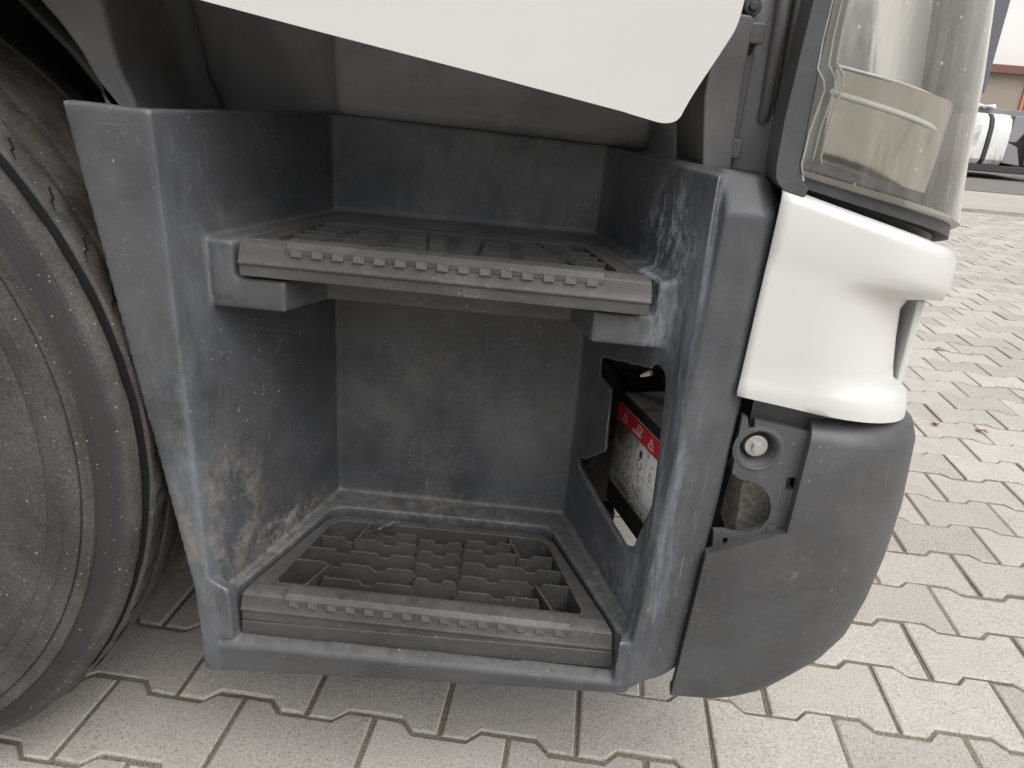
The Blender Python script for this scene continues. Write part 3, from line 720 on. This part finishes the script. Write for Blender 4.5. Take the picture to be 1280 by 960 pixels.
wr = [(.277, .193, lin(.824, .750), .720, .110), (.277, .1925, lin(.8235, .757), .708, .12), (.277, .1915, lin(.8195, .757), .701, .12), (.279, .191, lin(.812, .745), .699, .12), (.279, .1905, lin(.790, .722), .699, .12),
      (.275, .1900, lin(.770, .714), .699, .12), (.262, .190, lin(.762, .711), .7, .12), (.243, .1895, lin(.752, .708), .7, .12), (.238, .189, lin(.735, .700), .7, .12),
      (.241, .188, lin(.70, .675), .7, .12), (.246, .187, lin(.665, .645), .7, .12), (.250, .1865, lin(.648, .630), .7, .12), (.262, .186, lin(.642, .624), .699, .12), (.266, .1855, lin(.638, .618), .698, .12),
      (.270, .1855, lin(.630, .605), .6985, .12), (.271, .186, lin(.627, .592), .699, .12), (.266, .188, lin(.6255, .588), .703, .12), (.25, .192, lin(.625, .588), .715, .115)]
wpn.grid(surf(wr))
wp_ = wpn.build('corner_panel', M['white'], truck, smooth=60, solid=.003)
wp_['label'] = 'white painted front corner panel below the headlight'
# thin blade in front of the recess
fbld = MB(); ra, rbv = [], []
for i in range(9):
    t = i / 8; z = .716 - t * .092; xo = .3795 - .001 * t; w = .010 - .006 * t
    ra.append((xo, .79, z)); rbv.append((xo, .90, z))
fbld.hexa([(q[0] - .006, q[1], q[2]) for q in (ra[8], rbv[8])] + [rbv[8], ra[8]], [(q[0] - .009, q[1], q[2]) for q in (ra[0], rbv[0])] + [rbv[0], ra[0]])
fbld.build('air_blade', M['white'], wp_, bevel=.002)
gp = MB(); gp.grid(surf([(.247, .25, lin(.715, .712), .72, .10), (.247, .25, lin(.62, .615), .72, .10)])); gp.build('recess_liner', flat('recess_grey', (.40, .41, .39), .4), wp_)

# lower bumper corner
bmp = MB()
def zled(s_): return .447 + .026 * min(1, s_ / .075)
rowsU = [(.270, .2685, lin(.602, .598), .728, .12), (.276, .2665, lin(.600, .592), .713, .12), (.284, .2655, lin(.595, .583), .704, .12), (.289, .265, lin(.585, .565), .70, .12), (.292, .2645, lin(.545, .525), .70, .12), (.295, .264, lin(.50, .49), .70, .12), (.2945, .2635, lin(.482, .482), .70, .12)]
rowsL = [(.2945, .187, zled, .70, .12), (.293, .186, lin(.43, .43), .70, .12), (.287, .184, lin(.38, .375), .70, .12), (.277, .182, lin(.335, .330), .70, .12), (.262, .181, lin(.305, .305), .70, .12), (.240, .180, lin(.280, .285), .70, .12), (.225, .179, lin(.263, .275), .70, .12), (.214, .178, lin(.256, .270), .7015, .12), (.21, .179, lin(.254, .268), .712, .11)]
bmp.grid(surf(rowsU + rowsL))
bump = bmp.build('bumper_corner', M['bumper'], truck, smooth=50, solid=.012)
md = bump.modifiers.new('edges', 'BEVEL'); md.width = .004; md.segments = 3; md.limit_method = 'ANGLE'; md.angle_limit = math.radians(40)
bump['label'] = 'black plastic lower bumper corner with scratches'
# recessed plate with bolt, tow opening and clip holes
pl = MB()
PP = lambda x, y: (lambda q: (q[0], q[2]))(atY(x, y, .712))
arcp = [PP(x, y) for x, y in ((915, 592), (925, 599), (940, 602), (953, 609), (961, 620), (964, 634), (961, 648), (952, 659), (938, 666), (920, 668), (904, 664))]
poly = [PP(928, 519), PP(935, 522), PP(936, 536), PP(943, 536), PP(944, 524), PP(1020, 542), PP(1012, 600), PP(996, 676), PP(890, 694), PP(892, 664)] + arcp[::-1]
bc = PP(948, 562)
bh = [(bc[0] + .0195 * math.cos(t), bc[1] + .0195 * math.sin(t)) for t in [2 * math.pi * i / 24 for i in range(24)]]
sh_ = [PP(984, 597), PP(997, 597), PP(994, 613), PP(981, 613)]; ch_ = [PP(904, 672), PP(910, 673), PP(908, 681), PP(902, 680)]
def ccw(p): return p if signed(p) > 0 else p[::-1]
pl.prism(ccw(poly), [ccw(bh)[::-1], ccw(sh_)[::-1], ccw(ch_)[::-1]], (0, .712, 0), (1, 0, 0), (0, 0, 1), (0, .008, 0))
plate = pl.build('mounting_plate', M['bumper'], bump, bevel=.0015)
cu = MB(); ringp = []
for r_, y in ((.0255, .712), (.0215, .7108), (.0195, .713), (.0165, .722), (.013, .728)):
    ringp.append([(bc[0] + r_ * math.cos(2 * math.pi * i / 32), y, bc[1] + r_ * math.sin(2 * math.pi * i / 32)) for i in range(33)])
cu.grid(ringp); cu.build('bolt_cup', M['bumper'], bump, smooth=60)
bo = MB()
def disc(mbb, c, y0, y1, r_, n_, rot=0, r1=None):
    r1 = r_ if r1 is None else r1
    mbb.hexa([(c[0] + r1 * math.cos(rot + 2 * math.pi * i / n_), y1, c[1] + r1 * math.sin(rot + 2 * math.pi * i / n_)) for i in range(n_)], [(c[0] + r_ * math.cos(rot + 2 * math.pi * i / n_), y0, c[1] + r_ * math.sin(rot + 2 * math.pi * i / n_)) for i in range(n_)])
bc2 = (bc[0] - .001, bc[1] + .001)
disc(bo, bc2, .7175, .724, .0115, 28, r1=.0118); disc(bo, (bc2[0] + .001, bc2[1] - .001), .7125, .718, .0065, 6, .3, r1=.007)
bo.build('bolt', M['bolt'], bump, bevel=.0008)
sc = MB(); s0 = PP(965, 663); disc(sc, s0, .7105, .7125, .0062, 20); disc(sc, s0, .7095, .711, .0024, 10); sc.build('screw', M['bezel'], bump, bevel=.0006)
tw = MB(); tw.hexa([atY(915, 690, .76), atY(985, 680, .76), (.275, .80, .45), (.215, .80, .45)], [atY(932, 580, .76), atY(990, 585, .76), (.285, .80, .55), (.22, .80, .55)])
tw.build('tow_bracket', M['dusty'], truck, bevel=.002)
tb_ = MB(); tb_.prism([PP(868, 664), PP(884, 661), PP(888, 664), PP(888, 676), PP(872, 720), PP(860, 720)], [], (0, .725, 0), (1, 0, 0), (0, 0, 1), (0, .03, 0)); tb_.build('clip_tab', M['frame'], truck, bevel=.003)
gb = MB(); gb.box(.17, .30, .80, .83, .30, .82); gb.build('gap_shade_panel', M['dark'], truck)  # added black panel standing in for the shade inside the gap
lt = MB(); lt.grid(surf([(.268, .21, lin(.625, .60), .725, .115), (.262, .21, lin(.585, .58), .725, .115)])); lt.build('seam_filler', M['bezel'], bump)

# ---- headlight
hbz = MB()
BZ = lambda x, y: (lambda q: (q[0], q[2]))(atY(x, y, .703))
bzp = [(1030, -60), (1016, 0), (998, 75), (980, 150), (970, 205), (969, 222), (973, 231), (980, 238), (992, 243), (1006, 246), (1010, 236), (1003, 226), (999, 205), (1010, 165), (1030, 112), (1028, 100), (1021, 86), (1028, 50), (1040, 0), (1054, -60)]
hbz.prism(ccw([BZ(*q) for q in bzp]), [], (0, .7015, 0), (1, 0, 0), (0, 0, 1), (0, .04, 0))
hl = hbz.build('headlight', M['bezel'], truck, bevel=.004, seg=3)
hl['label'] = 'wrapped headlight with scratched clear lens and black bezel'
bs = MB(); bs.grid(surf([(.2655, .200, lin(.838, .792), .706, .12), (.268, .199, lin(.826, .770), .706, .12), (.262, .20, lin(.824, .766), .72, .115), (.262, .20, lin(.79, .73), .735, .105)])); bs.build('lower_bezel', M['bezel'], hl, smooth=50)
ls = MB()
lrows = [(.235, .203, lin(1.09, 1.07), .702, .12), (.248, .2015, lin(.99, .985), .700, .12), (.257, .2005, lin(.93, .92), .700, .12), (.262, .201, lin(.88, .86), .700, .12), (.269, .202, lin(.845, .80), .700, .12), (.272, .203, lin(.837, .785), .700, .12), (.270, .205, lin(.8335, .781), .704, .12), (.264, .21, lin(.832, .779), .715, .115)]
ls.grid(surf(lrows)); lens = ls.build('lens', M['lens'], hl, smooth=60)
lp = MB(); lp.grid(surf([(.266, .206, lin(.8385, .789), .704, .118), (.266, .206, lin(.8335, .783), .704, .118)])); lp.build('lens_lip', M['lip'], hl, smooth=60)
lg = MB(); lg.grid(surf([(.262, .207, lin(.848, .800), .708, .118), (.262, .207, lin(.840, .791), .706, .118)])); lg.build('lens_seal', M['bezel'], hl, smooth=60)
# inside: moulded grey side wall, chromed reflector plates, light guides
iw = MB(); iw.hexa([atY(1001, 225, .706), atY(1022, 214, .735), atY(1022, 214, .80), atY(1001, 225, .80)], [atY(1040, -30, .706), atY(1066, -30, .735), atY(1066, -30, .80), atY(1040, -30, .80)]); iw.build('inner_side_wall', M['lampgrey'], hl, bevel=.004)
rf = MB(); rf.grid(surf([(.272, .216, lin(.924, .885), .737, .095), (.270, .218, lin(.836, .79), .748, .095)])); rf.build('lower_reflector', M['chrome'], hl, smooth=60)
rf = MB(); rf.grid(surf([(.250, .232, lin(1.10, 1.08), .778, .08), (.254, .228, lin(1.0, .97), .774, .08), (.260, .222, lin(.926, .887), .766, .08)])); rf.build('upper_reflector', M['chrome'], hl, smooth=60)
def guide(zl, zr, y0, r_, nmax):
    g = MB(); P_ = surf([(.262, .216, lin(zl, zr), y0, .095)])[0][1:nmax]; g.tube(P_, r_, 8); g.build('light_guide', M['guide'], hl, smooth=60)
for inset, rr in ((0, .0011), (14, .0009), (24, .0012)):  # thin pale tubes standing in for highlights along the lens edge
    g = MB(); g.tube([atY(x + inset, y - inset * .35, .704 + inset * .0009) for x, y in ((1050, -40), (1040, 0), (1028, 50), (1022, 86), (1029, 100), (1030, 114), (1012, 165), (1002, 205), (1004, 226))], rr, 6)
    g.build('lens_glint', M['guide'], hl, smooth=60)
guide(.9275, .884, .748, .0015, 20); guide(.905, .853, .7345, .0028, 20)

# ---- gap between door and headlight
cp = MB()
CPx = lambda x, y, Y: (lambda q: (q[0], q[2]))(atY(x, y, Y))
cp.prism(ccw([CPx(878, 225, .77), CPx(912, 225, .77), CPx(926, 120, .77), CPx(943, 24, .77), CPx(939, 19, .77), CPx(900, 14, .77), CPx(880, 120, .77)]), [], (0, .77, 0), (1, 0, 0), (0, 0, 1), (0, .20, 0))
cp.build('sill_end', M['frame'], truck, bevel=.008, seg=4)
c2 = MB(); c2.prism(ccw([CPx(905, 200, .78), CPx(918, 200, .78), CPx(944, 66, .78), CPx(930, 70, .78)]), [], (0, .78, 0), (1, 0, 0), (0, 0, 1), (0, .02, 0)); c2.build('seal_strip', M['frame'], truck, bevel=.002)
for (x, y) in ((947, 42), (919, 186)):
    q = atY(x, y, .775); c3 = MB(); c3.box(q[0] - .012, q[0] + .006, .772, .80, q[2] - .009, q[2] + .009); c3.build('clip_tab', M['frame'], truck, bevel=.002)
gp2 = MB(); gp2.prism(ccw([CPx(905, 235, .80), CPx(1010, 260, .80), CPx(1060, -60, .80), CPx(925, -60, .80)]), [], (0, .80, 0), (1, 0, 0), (0, 0, 1), (0, .02, 0))
gp2.build('gap_panel', M['sill'], truck)
rb_ = MB(); rb_.tube([atY(984, -40, .795), atY(976, 20, .793), atY(965, 85, .793), atY(957, 135, .796), atY(953, 150, .80)], .006, 10); rb_.build('gap_rib', M['frame'], truck, smooth=60)
rc = MB(); rc.prism(ccw([CPx(1000, -30, .785), CPx(1014, -30, .785), CPx(980, 142, .785), CPx(969, 146, .785)]), [], (0, .785, 0), (1, 0, 0), (0, 0, 1), (0, .015, 0)); rc.build('gap_strip', flat('dusty_strip', (.10, .095, .088), .6), truck, bevel=.003)
hk = MB(); q = atY(941, 8, .79); disc(hk, (q[0], q[2]), .787, .80, .008, 20); disc(hk, (q[0], q[2]), .783, .80, .004, 12); hk.build('panel_screw', M['bezel'], truck, bevel=.001)

# ---- cab bulk and chassis: what shades the ground beneath
cbm = MB(); cbm.box(-1.75, .30, 1.06, 3.15, 1.02, 3.0); cbm.box(-1.75, -1.0, .70, 1.06, 1.15, 3.0); cbm.build('cab_body', M['white'], truck, bevel=.05)
ch = MB(); ch.box(-6, .1, 1.50, 1.60, .55, .85); ch.box(-6, .1, 2.30, 2.40, .55, .85); ch.box(-1.1, -.7, .98, 2.9, .40, .58); ch.box(-1.7, .28, 1.15, 3.0, .62, 1.01); ch.box(-.6, .2, 1.3, 2.8, .42, .62); ch.build('chassis', M['dark'], truck, bevel=.01)

# ------------------------------------------------------------------ far things
FX = 14.0
ft = empty('parked_truck', (6.9, FX, 0)); tag(ft, 'distant parked truck with white rounded tank side and dark slate body, beyond the headlight', 'truck')
m_slate = flat('slate_paint', (.115, .125, .145), .5); k = NT('tank_white'); p = k.pos()
m_wtank = k.out(k.mix(k.ramp(k.noise(k.pos(scale=(6, 6, 2.2)), 1, 6, .75, .6), .48, .68), (.70, .70, .69), (.34, .33, .31)), .45, .4); m_dk = flat('far_dark', (.05, .05, .05), .7); m_gr = flat('far_grey', (.22, .22, .235), .6)
b = MB(); b.box(-3.2, .07, .5, 2.9, 1.36, 3.6); b.build('body', m_slate, ft, bevel=.03)
b = MB(); b.box(-3.6, 3.4, .35, .5, .98, 1.13); b.box(-3.6, 3.4, 1.9, 2.05, .98, 1.13); b.build('chassis_rail', m_gr, ft, bevel=.01)
def tankpart(x0, x1, name, mat, d=0.0):
    b = MB(); pr_ = [(.34, .26), (.08, .24), (.015, .32), (0, .55), (.01, .82), (.06, .97), (.16, 1.04), (.34, 1.05)]
    b.hexa([(x0, y - d, z) for y, z in pr_], [(x1, y - d, z) for y, z in pr_]); return b.build(name, mat, ft, bevel=.01)
tankpart(-.9, .05, 'tank', m_wtank); tankpart(.06, .12, 'tank_strap', m_dk, .01); tankpart(.13, .42, 'tank', m_wtank)
b = MB(); pr_ = [(.42, .22, .30), (.42, 0, .30), (.62, .0, .22), (.80, .05, .25), (.78, .2, .5)]
b.hexa([(.42, .02, .28), (.75, .06, .25), (.75, .4, .25), (.42, .4, .28)], [(.42, .02, .62), (.62, .05, .55), (.62, .4, .55), (.42, .4, .62)])
b.hexa([(.42, .03, .62), (.58, .06, .62), (.58, .4, .62), (.42, .4, .62)], [(.46, .08, 1.04), (.88, .14, 1.04), (.88, .4, 1.04), (.46, .4, 1.04)])
b.build('mudguard', m_gr, ft, bevel=.02)
b = MB(); b.box(.5, 1.3, .30, .5, .2, .98); b.build('axle_frame', m_dk, ft, bevel=.02)
tankpart(.92, 1.9, 'tank', flat('tank_cream', (.66, .58, .52), .4))
for x in (-2.2, 2.6):
    b = MB(); b.lathe([(.1, .1), (.28, .12), (.30, .06), (.48, .06), (.5, .12), (.5, .32), (.3, .34)], 40); b.build('wheel', m_dk, ft, loc=(x, 0, .5))
b = MB(); b.box(-.3, 1.2, .05, 1.6, .12, .24); b.build('added_underside', m_dk, ft, bevel=.02)  # dark slab added under the truck to deepen the shade there
# crumpled white cover lying on the chassis
b = MB(); rows = []
for i in range(9):
    rows.append([(-.42 + .62 * i / 8 + random.uniform(-.02, .02), .25 + .3 * j / 5, 1.13 + .22 * math.sin(math.pi * j / 5) * (.5 + .5 * math.sin(1.1 + i * .55)) + random.uniform(0, .05)) for j in range(6)])
b.grid(rows); o = b.build('cover_sheet', m_wtank, None, smooth=20, solid=.02, loc=(6.9, FX, 0)); tag(o, 'crumpled white sheet lying on the chassis of the distant truck', 'sheet')

bd = empty('warehouse', (16, 28, 0)); tag(bd, 'tan warehouse with brown fascia far behind the parked truck', 'building')
b = MB(); b.box(-14, 14, 0, 10, 0, 2.42); b.build('wall', flat('tan_wall', (.30, .26, .215), .8), bd)
b = MB(); b.box(-14.2, 14.2, -.25, 10, 2.425, 2.68); b.build('fascia', flat('brown_fascia', (.17, .085, .07), .6), bd, bevel=.02)
b = MB(); b.hexa([(-14, .3, 2.68), (14, .3, 2.68), (14, 10, 2.68), (-14, 10, 2.68)], [(-14, .3, 8), (14, .3, 8), (14, 10, 8), (-14, 10, 8)]); b.build('sky_panel', flat('sky_white', (.78, .78, .77), .5), bd)  # tall white panel added above the fascia in place of bright sky
b = MB(); b.box(-1.36, -1.27, -.06, 0, 0, 2.3); b.box(-1.2, -1.15, -.05, 0, 0, 2.3); b.build('door_post', flat('orange_paint', (.50, .19, .10), .5), bd)
b = MB(); b.box(-1.1, 3.0, -.04, 0, 0, 2.25); b.build('roller_door', flat('roller_grey', (.45, .43, .40), .5), bd)

lm = flat('dry_leaf', (.33, .17, .10), .8)
for lx, ly, ang, lab in ((1176, 437, .3, 'small reddish dry leaf on the paving right of the white corner panel'), (1170, 531, 1.2, 'small brown dry leaf on the paving beside the bumper top'), (1226, 540, 2.0, 'tiny brown leaf fragment on the paving at the right')):
    d = ray(lx, ly); q = CAM + d * ((.002 - HCAM) / d[2]); b = MB(); rows = []
    for i in range(7):
        t = i / 6; w = .011 * math.sin(math.pi * min(1, t * .96 + .03)); rows.append([((t - .5) * .042, w * e, .003 + .006 * abs(e) * (1 - t) + .003 * math.sin(5 * t)) for e in (-1, -.4, .4, 1)])
    b.grid(rows); o = b.build('leaf', lm, None, smooth=60, solid=.0006, loc=tuple(q)); o.rotation_euler = (0, 0, ang); tag(o, lab, 'leaf', 'dry leaves on the paving')
# unseen trailers added behind the viewer, for the headlight to mirror
def trailer(x, y, w, h, col, label):
    e = empty('added_trailer', (x, y, 0)); tag(e, label, 'trailer')
    b = MB(); b.box(-w / 2, w / 2, -2.5, 0, 1.1, h); b.build('box_body', flat('trailer_' + label.split()[0], col, .45), e, bevel=.04)
    b = MB(); b.box(-w / 2, w / 2, -.3, -.1, .9, 1.1); b.build('chassis_rail', m_dk, e)
    for q in (-.3, .25):
        b = MB(); b.lathe([(.1, -.1), (.28, -.12), (.3, -.05), (.48, -.05), (.5, -.1), (.5, -.35), (.3, -.36)], 32); b.build('wheel', m_dk, e, loc=(w * q, 0, .5))
trailer(1.9, -8, 2.48, 3.4, (.17, .17, .18), 'grey box trailer added unseen behind the viewer, for reflection')
trailer(4.4, -8.3, 2.5, 3.6, (.10, .14, .24), 'blue box trailer added unseen behind the viewer, for reflection')
trailer(6.9, -8, 2.48, 3.3, (.06, .06, .065), 'black box trailer added unseen behind the viewer, for reflection')
trailer(9.5, -8.5, 2.7, 3.3, (.30, .25, .21), 'tan box trailer added unseen behind the viewer, for reflection')
